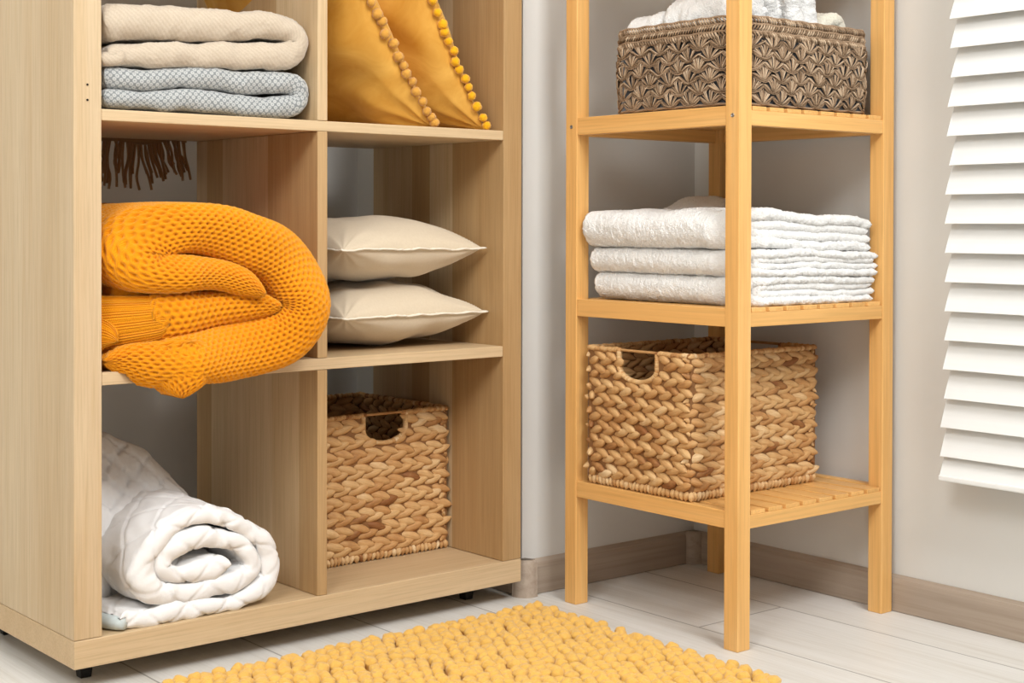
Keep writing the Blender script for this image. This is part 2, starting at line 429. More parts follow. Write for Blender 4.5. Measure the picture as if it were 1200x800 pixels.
# ------------------------------------------------------------------ shelving unit
CW, CD = .7442, .36
zs2b, zs2t, zs1b, zs1t = .3920, .4086, .7324, .7473
d0, d1, r0, l1 = .3633, .3799, .7070, .0378
Z0, Z1, ZT = .0322, .0685, 1.430
cab = thing('shelving_unit', 'light oak laminate open-backed cube shelving unit with dark feet, standing in the wall recess', 'shelving unit', CAB)
def cpart(name, a, b, mat, bev=.0011, label=None, parent=cab):
    return bx(a, b).build(name, mat, parent, smooth=False, bevel=bev, label=label)
cpart('base_panel', (0, 0, Z0), (CW, CD, Z1), oak_h)
lp = cpart('side_panel', (0, .0006, Z1+.0005), (l1, CD, ZT), oak_side)
rp = cpart('side_panel', (r0, .0006, Z1+.0005), (CW, CD, ZT), oak_v)
cpart('top_panel', (0, 0, ZT+.0005), (CW, CD, ZT+.036), oak_h)
shz = [(zs2b, zs2t), (zs1b, zs1t), (1.0735, 1.0895)]
for a, b in shz: cpart('shelf', (l1+.0002, .0012, a), (r0-.0002, CD-.001, b), oak_h)
lo = [Z1] + [b for a, b in shz]; hi = [a for a, b in shz] + [ZT]
for a, b in zip(lo, hi): cpart('divider', (d0, .0004, a+.0003), (d1, CD, b-.0003), oak_v)
for u in (.036, CW-.064):
    for w in (.062, CD-.030):
        mb = MB()
        mb.add([(u,w,.0),(u+.015,w,.0),(u+.015,w+.015,0),(u,w+.015,0),(u-.003,w-.003,Z0),(u+.018,w-.003,Z0),(u+.018,w+.018,Z0),(u-.003,w+.018,Z0)],
               [(0,3,2,1),(4,5,6,7),(0,1,5,4),(1,2,6,5),(2,3,7,6),(3,0,4,7)])
        mb.build('foot', black_m, cab, smooth=False, bevel=.001, label='black foot')
for z in (.777, .7575):
    mb = MB(); n = 14; V = [(.0185, -.0003, z)] + [(.0185+.0014*math.cos(t), -.0003, z+.0014*math.sin(t)) for t in np.arange(n)/n*2*PI] 
    V += [(.0185+.0014*math.cos(t), .003, z+.0014*math.sin(t)) for t in np.arange(n)/n*2*PI]
    mb.add(V, [(0, i+1, (i+1) % n+1) for i in range(n)] + [(i+1, n+i+1, n+(i+1) % n+1, (i+1) % n+1) for i in range(n)])
    mb.build('peg_hole', hole_m, cab, smooth=False)

# ------------------------------------------------------------------ corner stand
SW, SD, SP = .3557, .3649, .0261
ZTOP = 1.08
st = thing('corner_shelf_stand', 'honey-coloured birch wooden stand with four posts and slatted shelves in the room corner', 'shelf stand', STD)
legs = []
for u, w in ((0, 0), (SW-SP, 0), (0, SD-SP), (SW-SP, SD-SP)):
    legs.append(bx((u, w, 0), (u+SP, w+SP, ZTOP)).build('leg', birch_v, st, smooth=False, bevel=.0012))
rz = [(.1709, .1961), (.4560, .4827), (.7406, .7681), (1.03, 1.056)]
for zb, zt in rz:
    sl = .0062
    for u in (.0012, SW-.0165): bx((u, SP, zb), (u+.0153, SD-SP, zt)).build('side_rail', birch_w, st, smooth=False, bevel=.001)
    for w in (.0012, SD-.0165): bx((SP, w, zb), (SW-SP, w+.0153, zt-sl)).build('cross_rail', birch_u, st, smooth=False, bevel=.001)
    n = 8; p = (SW-2*SP)/n; wd = p-.0075
    for k in range(n):
        u = SP + k*p + .0035
        u = max(u, .0168)
        bx((u, .0020, zt-sl), (u+wd, SD-.002, zt)).build('slat', birch_w, st, smooth=False, bevel=.0008)
def screw(leg, u, w, z):
    mb = MB(); n = 14; ths = np.arange(n)/n*2*PI
    V = []
    for (x, r) in ((-.0006, .0030), (-.0010, .0024), (-.0002, .0011)):
        V += [(u+x, w+r*math.cos(t), z+r*math.sin(t)) for t in ths]
    V.append((u, w, z))
    F = [tuple(int(q) for q in f) for f in grid_faces(3, n, True)] + [(2*n+i, 2*n+(i+1) % n, 3*n) for i in range(n)]
    V += [(u+.002, w+.003*math.cos(t), z+.003*math.sin(t)) for t in ths]
    F += [(i, 3*n+1+i, 3*n+1+(i+1) % n, (i+1) % n) for i in range(n)]
    mb.add(V, F); mb.build('screw', steel_m, leg, smooth=False)
screw(legs[0], 0, .0125, .754); screw(legs[2], 0, SD-.0135, .754)

# ------------------------------------------------------------------ folded things on the shelves
def cloth(name, label, cat, mat, frame, origin, bands, group=None, parent=None, **kw):
    mb = MB()
    for b in bands: band(mb, **b)
    return mb.build(name, mat, parent, frame, origin, label=label, cat=cat, group=group)
def wob(amp, f=30, seed=1, fuzz=0.0):
    return lambda s, v: amp*(vnoise(s*f, v*f, seed)+.5*vnoise(s*f*2.3, v*f*2.3, seed+1)) + fuzz*(np.random.RandomState(seed).rand(*s.shape)-.35)

gw = lambda G: G
def floorz(zmin, zmax=None):
    def w(G):
        G = G.copy(); G[..., 2] = np.maximum(G[..., 2], zmin)
        return G
    return w
grey_path = [(.046,.7640,.024),(.12,.7650,.026),(.20,.7660,.028),(.28,.7650,.028),(.322,.7655,.029),(.341,.7735,.029),(.3425,.790,.029),(.322,.798,.029),(.28,.7985,.030),(.20,.797,.028),(.12,.7930,.027),(.046,.7905,.028)]
def bl_warp(z0, lift=0.0):
    def f(G):
        G = G.copy()
        G[..., 2] += .0022*np.sin(G[..., 0]*38+1)*np.clip((G[..., 2]-z0)/.03, 0, 1) + .012*np.clip((G[..., 1]-.05)/.25, 0, 1)*lift
        G[..., 2] = np.maximum(G[..., 2], z0)
        return G
    return f
cloth('folded_blanket', 'grey woollen blanket with small ring pattern, folded, on the upper shelf under the beige one', 'blanket', grey_m, CAB, (.2, .17, .7475),
      [dict(path=grey_path, w0=.012, w1=.31, ds=.0022, dv=.0025, cap=.8, disp=wob(.0020, 34, 3, .0010), warp=bl_warp(.7476))], group='folded blankets on the upper shelf')
beige_path = [(.052,.8190,.026),(.12,.8235,.033),(.20,.830,.035),(.28,.8345,.037),(.318,.838,.038),(.338,.8475,.036),(.342,.864,.036),(.322,.8765,.037),(.28,.8775,.038),(.235,.8735,.041),(.20,.8705,.043),(.12,.868,.046),(.045,.862,.048)]
cloth('folded_blanket', 'plain beige woollen blanket, folded, lying on top of the grey patterned one', 'blanket', beige_m, CAB, (.2, .17, .81),
      [dict(path=beige_path, w0=.010, w1=.315, ds=.0022, dv=.0025, cap=.8, disp=wob(.0026, 30, 8, .0014)),
       dict(path=[(.040,.812,.016),(.052,.813,.019),(.066,.816,.017),(.07,.825,.010)], w0=.006, w1=.20, ds=.002, dv=.004, cap=.8, disp=wob(.001, 40, 5))], group='folded blankets on the upper shelf')

# brown fringed throw hanging behind the open back of the unit
ft = thing('fringed_throw', 'brown fringed throw hanging down behind the upper shelf, above the orange knit', 'throw', CAB, (.25, .38, .70))
mb = MB()
n, m2 = 34, 18
uu = np.linspace(.055, .352, n)
G = np.zeros((n, m2, 3))
for i, u in enumerate(uu):
    prof, _ = crom([(.318, .7478+.020), (.345, .7478+.014), (.366, .7478+.009), (.3745, .7478-.002), (.376, .738), (.377, .728+.004*math.sin(u*60))], m2)
    G[i, :, 0] = u; G[i, :, 1] = prof[:, 0]+.0025*math.sin(u*90); G[i, :, 2] = prof[:, 1]+.003*np.sin(u*45)
Nn = gnormals(G)
G2 = G + Nn*.004; G1 = G - Nn*.004
o = 0
mb.add(G1.reshape(-1, 3), grid_faces(n, m2)); mb.add(G2.reshape(-1, 3), grid_faces(n, m2)[:, ::-1])
def rim(i): return i
per = [(i, 0) for i in range(n)] + [(n-1, j) for j in range(1, m2)] + [(i, m2-1) for i in range(n-2, -1, -1)] + [(0, j) for j in range(m2-2, 0, -1)]
ids = [a*m2+b for a, b in per]; Kk = n*m2
for a, b in zip(ids, ids[1:]+ids[:1]): mb.f.append((a, b, b+Kk, a+Kk))
mb.build('woven_cloth', brown_m, ft)
mb = MB()
for i in range(84):
    u = .058 + i*.0035 + rng.uniform(-.002, .002); L = rng.uniform(.045, .085)*(1 if u < .29 else .8); dx = rng.uniform(-.006, .007) + (.016 if u > .27 else 0); bend = rng.uniform(-.004, .004)
    pts, _ = crom([(u, .377, .735), (u+dx*.3+bend, .379+rng.uniform(-.003, .004), .735-L*.4), (u+dx*.7-bend*.4, .381+rng.uniform(-.003, .004), .735-L*.75), (u+dx, .381, .735-L)], -12)
    tube(mb, pts, .0022, 7, rng.rand())
mb.build('fringe', brown_m, ft, label='brown twisted fringe tassels', kind='stuff')

# ------------------------------------------------------------------ orange knit
def knitdisp(ps=.0096, pv=.0072, A=.0062):
    def f(s, v):
        row = np.round(v/pv); sh = (row % 2)*.5
        ds_ = (s/ps - sh) - np.round(s/ps - sh); dv_ = v/pv - row
        pit = np.exp(-((ds_/.25)**2 + (dv_/.27)**2))
        twist = .00045*np.cos(2*PI*(s/ps*2)+PI*row)
        return A*(.35 - pit) + twist + .002*vnoise(s*22, v*22, 4)
    return f
def knit_warp(G):
    G = G.copy(); u = G[..., 0]; z = G[..., 2]
    k = np.clip((u-.042)/.10, 0, 1); k = k*k*(3-2*k)
    G[..., 1] = G[..., 1] + .078*(1-k)            # the left part lies inside the compartment
    # slack undulation of the front
    G[..., 1] += .006*np.sin(u*31+z*17) + .004*np.sin(z*55+u*9)
    ins = G[..., 1] > -.003
    zz = G[..., 2]
    G[..., 2] = np.where(ins, np.maximum(zz, .4090), zz)
    # must clear the left upright and the divider inside the unit
    uu = G[..., 0]
    uu = np.where((G[..., 1] > -.003) & (uu < .0400), .0400, uu)
    uu = np.where((G[..., 1] > -.003) & (uu > .3610), .3610, uu)
    G[..., 0] = uu
    return G
KN = [(.046,.4215,.014),(.060,.4215,.030),(.077,.421,.044),(.094,.4185,.056),(.108,.4180,.058),(.121,.4200,.062),(.134,.4215,.064),(.152,.4245,.066),(.180,.4285,.070),(.210,.4310,.072),(.245,.4360,.075),(.280,.4480,.080),(.304,.4720,.086),(.308,.5030,.088),(.291,.5360,.084),(.258,.5630,.078),(.211,.5800,.072),(.166,.5925,.066),(.127,.5940,.064),(.096,.5850,.074),(.080,.5650,.082),(.088,.5440,.064),(.112,.5360,.048),(.145,.5360,.042),(.180,.5330,.038),(.210,.5230,.032),(.232,.5070,.018)]
kb = thing('knitted_blanket', 'chunky orange waffle-knit blanket bulging out of the middle left compartment', 'blanket', CAB, (.19, .1, .409))
mb = MB()
band(mb, KN, -.072, .27, ds=.0013, dv=.0014, cap=.85, disp=knitdisp(), warp=knit_warp)
KC = [(.262,.4880,.016),(.236,.4900,.030),(.207,.4890,.042),(.172,.4860,.050),(.133,.4805,.056),(.098,.4760,.058)]
band(mb, KC, -.058, .22, ds=.0013, dv=.0014, cap=.85, disp=knitdisp(), warp=knit_warp, endr=(1, .3))
# corner of the lowest layer hanging over the shelf edge
band(mb, [(.128,.447,.070),(.127,.425,.094),(.124,.410,.076),(.121,.397,.050),(.119,.386,.026),(.118,.377,.008)], -.069, -.012, ds=.0013, dv=.0014, cap=.6, disp=knitdisp(), warp=knit_warp, endr=(.3, .2))
# filler of the folded mass behind the creases
band(mb, [(.07,.500,.10),(.15,.505,.12),(.22,.500,.11),(.262,.500,.07)], -.020, .26, ds=.003, dv=.003, cap=.5, disp=knitdisp(), warp=knit_warp)
mb.build('knit_body', knit_m, kb)
mb = MB()
def cuffdisp(s, v): return .0009*np.cos(2*PI*v/.0042) + .0015*vnoise(s*30, v*30, 2)
band(mb, [(.112,.4765,.050),(.100,.4755,.062),(.083,.4720,.068),(.060,.4680,.076),(.046,.4660,.082),(.022,.466,.086)], -.058, .16, ds=.0016, dv=.0011, cap=.8, disp=cuffdisp, warp=knit_warp, endr=(.25, .2))
band(mb, [(.062,.447,.030),(.054,.452,.054),(.044,.455,.066),(.030,.455,.074)], -.064, .12, ds=.0016, dv=.0011, cap=.8, disp=cuffdisp, warp=knit_warp, endr=(.8, .2))
mb.build('ribbed_cuff', rib_m, kb, label='fine ribbed orange border')

# ------------------------------------------------------------------ white quilt
Q = [(.064,.086,.020),(.080,.0825,.024),(.110,.0810,.024),(.151,.0800,.023),(.193,.0795,.022),(.236,.0805,.022),(.272,.0880,.025),(.292,.110,.028),(.289,.141,.028),(.268,.169,.025),(.236,.190,.022),(.198,.203,.022),(.161,.202,.023),(.128,.188,.026),(.104,.162,.028),(.101,.133,.028),(.116,.112,.024),(.151,.1040,.021),(.198,.1030,.021),(.240,.108,.021),(.262,.119,.022),(.263,.137,.021),(.244,.155,.019),(.214,.168,.019),(.182,.173,.021),(.150,.170,.022),(.131,.155,.021),(.129,.141,.019),(.148,.1320,.019),(.187,.130,.022),(.225,.133,.019)]
qt = thing('rolled_quilt', 'white diamond-quilted bedspread, rolled, on the bottom shelf at the left', 'quilt', CAB, (.18, .18, .0686))
def qdisp(A=.0025, f=.066):
    def g(s, v):
        a = np.abs(np.sin(PI*(s+v)/f)); b = np.abs(np.sin(PI*(s-v)/f))
        return -A*np.exp(-(a/.10)**2) - A*np.exp(-(b/.10)**2) + .0022*vnoise(s*75, v*40, 5) + .0030*vnoise(s*25, v*25, 9)
    return g
def q_warp(G):
    G = G.copy(); w = G[..., 1]
    k = np.clip((w-.03)/.30, 0, 1)
    z = G[..., 2]; G[..., 2] = .0690 + (z-.0690)*(1+.10*k)
    G[..., 0] = G[..., 0] - .012*k
    G[..., 0] = np.clip(G[..., 0], .0390, .3590)
    G[..., 2] = np.maximum(G[..., 2], .0690)
    return G
Q = [q if i < 15 else (q[0], q[1], q[2]*1.28) for i, q in enumerate(Q)]
mb = MB(); band(mb, Q, .004, .345, ds=.0022, dv=.003, cap=.75, disp=qdisp(), warp=q_warp, tscale=1.06)
mb.build('rolled_body', quilt_m, qt)
# the loose, higher part of the quilt towards the back
n, mm = 90, 80
ug = np.linspace(.0400, .335, n); wg = np.linspace(.105, .352, mm)
U_, W_ = np.meshgrid(ug, wg, indexing='ij')
kx = np.clip((W_-.105)/.12, 0, 1); kx = kx*kx*(3-2*kx)
topz = np.interp(U_.ravel(), [.04, .09, .15, .20, .26, .30, .335], [.325, .318, .300, .268, .205, .150, .075]).reshape(U_.shape)
Zt = .0695 + (topz-.0695)*(.55+.45*kx)*np.clip(((W_-.100)/.02), 0.02, 1)**.5*np.clip((.356-W_)/.02, 0.02, 1)**.5
G = np.stack([U_, W_, Zt], -1)
G = G + gnormals(G)*qdisp(.005, .06)(U_*1.2+.02, W_+Zt*.7)[..., None]
G[..., 2] = np.maximum(G[..., 2], .0692); G[..., 0] = np.clip(G[..., 0], .039, .358)
Gb = G.copy(); Gb[..., 2] = .0690
mb = MB(); mb.add(G.reshape(-1, 3), grid_faces(n, mm)); mb.add(Gb.reshape(-1, 3), grid_faces(n, mm)[:, ::-1])
per = [(i, 0) for i in range(n)] + [(n-1, j) for j in range(1, mm)] + [(i, mm-1) for i in range(n-2, -1, -1)] + [(0, j) for j in range(mm-2, 0, -1)]
ids = [a*mm+b for a, b in per]
for a, b in zip(ids, ids[1:]+ids[:1]): mb.f.append((b, a, a+n*mm, b+n*mm))
mb.build('raised_fold', quilt_m, qt)
mb = MB(); tube(mb, [(.0455, .26, .080), (.0475, .12, .0795), (.052, .06, .0785), (.059, .030, .0785), (.066, .014, .0785), (.071, .005, .0785)], [.008, .009, .0095, .0095, .009, .0075], 14)
mb.build('edge_binding', bind_m, qt, label='pale grey edge binding')

# ------------------------------------------------------------------ cushions
def pillow_grid(hx, hy, th, n=56, pinch=.10, seed=1, wr=.004, pw=.5, crease=True):
    t = np.sin(np.linspace(-PI/2, PI/2, n)); A, B = np.meshgrid(t, t, indexing='ij')
    X = A*hx*(1 - pinch*(1-B*B)); Y = B*hy*(1 - pinch*(1-A*A))
    h = th/2*np.clip((1-A*A)*(1-B*B), 0, 1)**pw
    out = []
    for sgn in (1, -1):
        wrk = wr*vnoise(A*3+7, B*3+7, seed+(sgn > 0))*np.sqrt(h/(th/2)+1e-6)
        rad = (np.abs(A)*np.abs(B))**2
        wrk = wrk - wr*1.2*np.abs(np.sin(np.arctan2(B-np.sign(B), A-np.sign(A)+1e-6)*7))*rad*(h > 1e-5)*np.minimum(1, h/(th/2)*3)
        out.append(np.stack([X, Y, sgn*(h+wrk*(h > 0))], -1))
    return out
def pillow_mb(mb, hx, hy, th, T, **kw):
    a, b = pillow_grid(hx, hy, th, **kw); n = a.shape[0]
    mb.add(T(a.reshape(-1, 3)), grid_faces(n, n), a.reshape(-1, 3)[:, :2]); mb.add(T(b.reshape(-1, 3)), grid_faces(n, n)[:, ::-1], b.reshape(-1, 3)[:, :2])
    return a, b
def basis(c, ex, ey, ez):
    c, ex, ey, ez = map(lambda q: np.array(q, float), (c, ex, ey, ez))
    return lambda P: c + P[:, :1]*ex + P[:, 1:2]*ey + P[:, 2:3]*ez

def beige_pillow(zc, uc, wc, yaw, label, seed, th, tilt=.0, h=.137):
    o = thing('beige_cushion', label, 'cushion', CAB, (uc, wc, zc-th/2), 'beige linen cushions stacked on the middle shelf')
    c, s_ = math.cos(yaw), math.sin(yaw)
    T0 = basis((uc, wc, zc), (c, s_, tilt), (-s_, c, 0), (0, 0, 1))
    T = lambda P: T0(np.column_stack([P[:, 0], P[:, 1], P[:, 2]*1.0]))
    mb = MB(); a, b = pillow_mb(mb, h, h, th, T, n=70, pinch=.055, seed=seed, wr=.005, pw=.42)
    mb.build('cover', linen_m, o)
    # frayed flange round the seam
    n = 260; mb = MB(); pts = []
    tt = np.linspace(-1, 1, n//4, endpoint=False)
    per = [(t, -1) for t in tt] + [(1, t) for t in tt] + [(-t, 1) for t in tt] + [(-1, -t) for t in tt]
    P = []
    for A, B in per: P.append((A*h*(1-.055*(1-B*B)), B*h*(1-.055*(1-A*A))))
    P = np.array(P); m = len(P)
    cen = P/np.maximum(np.linalg.norm(P, axis=1, keepdims=True), 1e-6)
    r1 = np.random.RandomState(seed); off = np.convolve(r1.randn(m+4), np.ones(5)/5, 'valid')[:m]
    ring = []
    for k, (ext, zz) in enumerate(((-.003, .0016), (.0055, .0012), (.0072, 0), (.0055, -.0012), (-.003, -.0016))):
        e = ext + (.0012*off*(ext > 0)); z_ = zz + .0016*off
        ring.append(np.column_stack([P[:, 0]+cen[:, 0]*e, P[:, 1]+cen[:, 1]*e, z_]))
    G = np.stack(ring, 1)  # m x 5
    mb.add(T(G.reshape(-1, 3)), grid_faces(m, 5, False, True))
    mb.build('seam_flange', seam_m, o, label='frayed seam edge')
    return o
beige_pillow(.4610, .5560, .170, .05, 'beige linen cushion lying directly on the middle shelf, lower of two', 4, .100, -.0)
beige_pillow(.5620, .5500, .168, .06, 'beige linen cushion lying on top of the other, upper of two', 9, .106, .0)

def mustard(uc0, z0, lean, yaw, label, pm, seed, th=.118, h=.172, n_pom=20):
    # lower front corner at (uc0, .022, z0); e_w runs back, e_up leans left
    cy, sy = math.cos(yaw), math.sin(yaw)
    ew = np.array([-sy, cy, 0.]); lu = np.array([-math.sin(lean)*cy, -math.sin(lean)*sy, math.cos(lean)])
    nn = np.cross(lu, ew); nn /= np.linalg.norm(nn)
    c = np.array([uc0, .026, z0]) + ew*h + lu*h
    o = thing('mustard_cushion', label, 'cushion', CAB, (float(c[0]), float(c[1]), .7475), 'mustard velvet cushions on the upper shelf')
    T0 = basis(c, ew, lu, nn)
    def T(P):
        Q_ = T0(P); Q_[:, 2] = np.maximum(Q_[:, 2], .7482)
        return Q_
    mb = MB(); pillow_mb(mb, h, h, th, T, n=80, pinch=.045, seed=seed, wr=.010, pw=.40)
    mb.build('cover', velvet_m, o)
    # pompom trim along the front and the lower rear edge
    pmesh = None
    r1 = np.random.RandomState(seed)
    ths = []; t = -.985
    while t < .98: ths.append(t); t += r1.uniform(.070, .125)
    strips = [(-1, t) for t in ths] + [(t, -1) for t in (-.93, -.86)] + [(1, -.98), (1, -.9), (.93, -1)]
    for k, (A, B) in enumerate(strips):
        x = A*h*(1-.045*(1-B*B)); y = B*h*(1-.045*(1-A*A))
        P = np.array([[x + (-.006 if A == -1 else (.004 if A == 1 else 0)), y - (.003 if B == -1 else 0), r1.uniform(-.004, .004)]]); q = T(P)[0]
        q[2] = max(q[2], .7475+.0078)
        if pmesh is None:
            mb = MB(); V = []; F = []
            nl, nr = 12, 16; mb2 = []
            for i in range(nl+1):
                ph = PI*i/nl
                for j in range(nr):
                    rr = .0077*(1+.06*r1.randn()*(0 < i < nl)); V.append((rr*math.sin(ph)*math.cos(2*PI*j/nr), rr*math.sin(ph)*math.sin(2*PI*j/nr), rr*math.cos(ph)))
            pm_ = bpy.data.meshes.new('pompom'); pm_.from_pydata(V, [], [tuple(int(w_) for w_ in f) for f in grid_faces(nl+1, nr, True)])
            pm_.polygons.foreach_set('use_smooth', [True]*len(pm_.polygons)); pm_.materials.append(pm); pmesh = pm_
        ob = bpy.data.objects.new('pompom', pmesh); C.objects.link(ob); ob.parent = o
        ob.location = tuple(q - np.array([c[0], c[1], .7475])); ob.rotation_euler = (r1.rand()*6, r1.rand()*6, r1.rand()*6)
        s_ = r1.uniform(.88, 1.08); ob.scale = (s_, s_, s_*r1.uniform(.9, 1.05))
    return o
mustard(.588, .7500, .645, .17, 'mustard velvet cushion with tan pompoms leaning against the divider of the upper shelf', pom_a, 11)
mustard(.6890, .7500, .560, .17, 'mustard velvet cushion with bright yellow pompoms leaning at the right of the upper shelf', pom_b, 23)

# ------------------------------------------------------------------ braided baskets
def rrect(u0, u1, w0, w1, r, s):
    """point and outward normal at arc length s (0..L) on a rounded rectangle, starting at front-left going right"""
    a, b = u1-u0-2*r, w1-w0-2*r; q = PI*r/2; segs = [a, q, b, q, a, q, b, q]
    L = sum(segs); s = s % L
    cen = [(u0+r, w0), (u1-r, w0+r), (u1, w0+r), (u1-r, w1-r), (u1-r, w1), (u0+r, w1-r), (u0, w1-r), (u0+r, w0+r)]
    for k, l in enumerate(segs):
        if s <= l: break
        s -= l
    if k == 0: return np.array([u0+r+s, w0, 0]), np.array([0, -1., 0])
    if k == 2: return np.array([u1, w0+r+s, 0]), np.array([1., 0, 0])
    if k == 4: return np.array([u1-r-s, w1, 0]), np.array([0, 1., 0])
    if k == 6: return np.array([u0, w1-r-s, 0]), np.array([-1., 0, 0])
    base = {1: -PI/2, 3: 0, 5: PI/2, 7: PI}[k]; t = base + s/r
    c = {1: (u1-r, w0+r), 3: (u1-r, w1-r), 5: (u0+r, w1-r), 7: (u0+r, w0+r)}[k]
    n = np.array([math.cos(t), math.sin(t), 0]); return np.array([c[0], c[1], 0]) + n*r, n
def basket(label, frame, u0, u1, w0, w1, z0, z1, rowh, pitch, holes, seed):
    """holes: faces ('L','R','F','B') that have a hand hole"""
    r1 = np.random.RandomState(seed)
    o = thing('wicker_basket', label, 'basket', frame, ((u0+u1)/2, (w0+w1)/2, z0))
    T = .011; rr = .006
    faces = {'L': ((u0+T/2, w1-.004, 0), (0, -1, 0), (-1, 0, 0), w1-w0-.008), 'F': ((u0+.004, w0+T/2, 0), (1, 0, 0), (0, -1, 0), u1-u0-.008),
             'R': ((u1-T/2, w0+.004, 0), (0, 1, 0), (1, 0, 0), w1-w0-.008), 'B': ((u1-.004, w1-T/2, 0), (-1, 0, 0), (0, 1, 0), u1-u0-.008)}
    hw, hb = .041, z1-.049       # half width and bottom of the hand hole
    core = MB(); body = MB(); rim_ = MB()
    zb = z0 + .013
    nrow = int(round((z1-.006-zb)/rowh)); rh = (z1-.006-zb)/nrow
    zr = np.array([0, 0, 1.])
    def inhole(x, z, L, m=0.):
        x = x-L/2
        if z < hb-m or abs(x) > hw+m: return False
        yy = (z-hb)
        if yy < .022: return (x/(hw+m))**2 + ((yy-.022)/(.022+m))**2 < 1 or False
        return True
    for key, (org, ax, out, L) in faces.items():
        org = np.array(org); ax = np.array(ax, float); out = np.array(out, float)
        hole = key in holes
        # core sheet
        nx, nz = 60, 46; 
        for i in range(nx):
            for j in range(nz):
                x0_, x1_ = L*i/nx, L*(i+1)/nx; a_, b_ = z0+.004+(z1-z0-.008)*j/nz, z0+.004+(z1-z0-.008)*(j+1)/nz
                if hole and inhole((x0_+x1_)/2, (a_+b_)/2, L): continue
                if i % 1: continue
                V = []
                for d in (-.0012, .0012):
                    for (x_, z_) in ((x0_, a_), (x1_, a_), (x1_, b_), (x0_, b_)): V.append(org + ax*x_ + out*d + zr*z_)
                core.add(V, [(0, 1, 2, 3), (7, 6, 5, 4)] )
        # bottom wrap row
        x = 0.004
        while x < L-.003:
            wv = r1.uniform(.006, .0105); lobe(body, org+ax*(x+wv/2)+zr*(z0+.0072)+out*r1.uniform(0, .001), (zr+ax*r1.uniform(-.3, .3)), ax, out, .0155, wv*1.15, T, float(np.clip(r1.normal(.6, .2), 0, 1))); x += wv*1.0
        # rim
        x = 0.0
        def rimstep(x, z, ex, seglen, tint):
            lobe(rim_, org+ax*x+zr*z, ex, np.cross(out, ex), out, seglen, .0085, T*.95, tint)
        xs = np.arange(.002, L, .0055)
        for xx in xs:
            if hole and abs(xx-L/2) < hw-.004:
                continue
            e = ax + zr*r1.uniform(.15, .5); e /= np.linalg.norm(e)
            rimstep(xx, z1-.0035+r1.uniform(-.0008, .0008), e, .0125, float(np.clip(r1.normal(.45, .2), 0, 1)))
        if hole:
            pts = [org+ax*(L/2+x_)+zr*(z1-.0025) for x_ in np.linspace(-hw-.01, hw+.01, 14)]
            tube(rim_, pts, .0021, 8, .35)
            # wrapped edge of the hole
            pp = [(-hw, z1-.004), (-hw, hb+.022)] + [(-hw*math.cos(t), hb+.022-.022*math.sin(t)) for t in np.linspace(.15, PI-.15, 12)] + [(hw, hb+.022), (hw, z1-.004)]
            R, _ = crom(pp, 44)
            for a_, b_ in zip(R[:-1], R[1:]):
                m_ = (a_+b_)/2; e = ax*(b_-a_)[0] + zr*(b_-a_)[1]; e /= np.linalg.norm(e)
                lobe(rim_, org+ax*(L/2+m_[0])+zr*m_[1], e, np.cross(out, e), out, .0105, .0082, T*1.0, float(np.clip(r1.normal(.55, .15), 0, 1)))
    # braided rows run round all four sides
    RR = (u0+T/2, u1-T/2, w0+T/2, w1-T/2); rc = .012
    Lt = 2*((RR[1]-RR[0]-2*rc)+(RR[3]-RR[2]-2*rc)) + 2*PI*rc
    mids = {'F': (RR[1]-RR[0]-2*rc)/2}
    aF = RR[1]-RR[0]-2*rc; bS = RR[3]-RR[2]-2*rc; qc = PI*rc/2
    mids['R'] = aF + qc + bS/2; mids['B'] = aF + qc + bS + qc + aF/2; mids['L'] = aF + qc + bS + qc + aF + qc + bS/2
    def nearhole(sx_, z, m=0.):
        for h_ in holes:
            d = sx_ - mids[h_]
            if abs(d) < .08 and inhole(d+1., z, 2., m): return True
        return False
    for k in range(nrow):
        zc = zb + rh*(k+.5); npt = int(Lt/pitch); p_ = Lt/npt; ph = r1.uniform(0, pitch); wave = r1.uniform(0, 6)
        for q in range(npt):
            for half in (1, -1):
                sx_ = ph + (q + (.5 if half < 0 else 0))*p_ + r1.uniform(-.0011, .0011)
                zz = zc + half*rh*.24 + r1.uniform(-.0006, .0006) + .0010*math.sin(sx_*22+wave)
                sx_ = sx_ % Lt
                if nearhole(sx_, zz, .0015): continue
                p, nrm = rrect(*RR, rc, sx_); n2 = np.array([nrm[0], nrm[1], 0.])
                ax = np.array([-n2[1], n2[0], 0.])
                ang = -half*math.radians(17+r1.uniform(-3, 3))
                Ln = pitch*1.56*r1.uniform(.93, 1.07); Wd = rh*.62*r1.uniform(.92, 1.10)
                for e in (.45, -.45):
                    if nearhole((sx_+Ln*e) % Lt, zz, 0): Ln *= .72
                corner = min(abs(rrect(*RR, rc, sx_)[1][0]), abs(rrect(*RR, rc, sx_)[1][1])) > .05
                if corner: Ln *= .8
                ex = ax*math.cos(ang) + zr*math.sin(ang); ey = -ax*math.sin(ang) + zr*math.cos(ang)
                ex = ex + n2*.20
                t = float(np.clip(r1.normal(.50, .15), 0, 1))
                if r1.rand() < .035: t = .02
                lobe(body, np.array([p[0], p[1], zz]) + n2*r1.uniform(-.0004, .0012), ex, ey, n2, Ln, Wd, T*1.1, t)
    # bottom
    box(core, (u0+T*.6, w0+T*.6, z0+.003), (u1-T*.6, w1-T*.6, z0+.010))
    core.build('inner_frame', wick_core, o, smooth=False, label='dark frame behind the weave')
    body.build('woven_body', wick_m, o)
    rim_.build('rim', wick_m, o)
    return o
basket('braided water-hyacinth basket with hand hole on the bottom shelf of the wooden stand', STD, .004, .2945, .095, .3235, .1963, .411, .0218, .0275, 'LR', 5)
basket('braided water-hyacinth basket with hand hole inside the lower right cube compartment', CAB, .448, .7045, .1335, .392, .0687, .302, .0240, .0285, 'FB', 17)

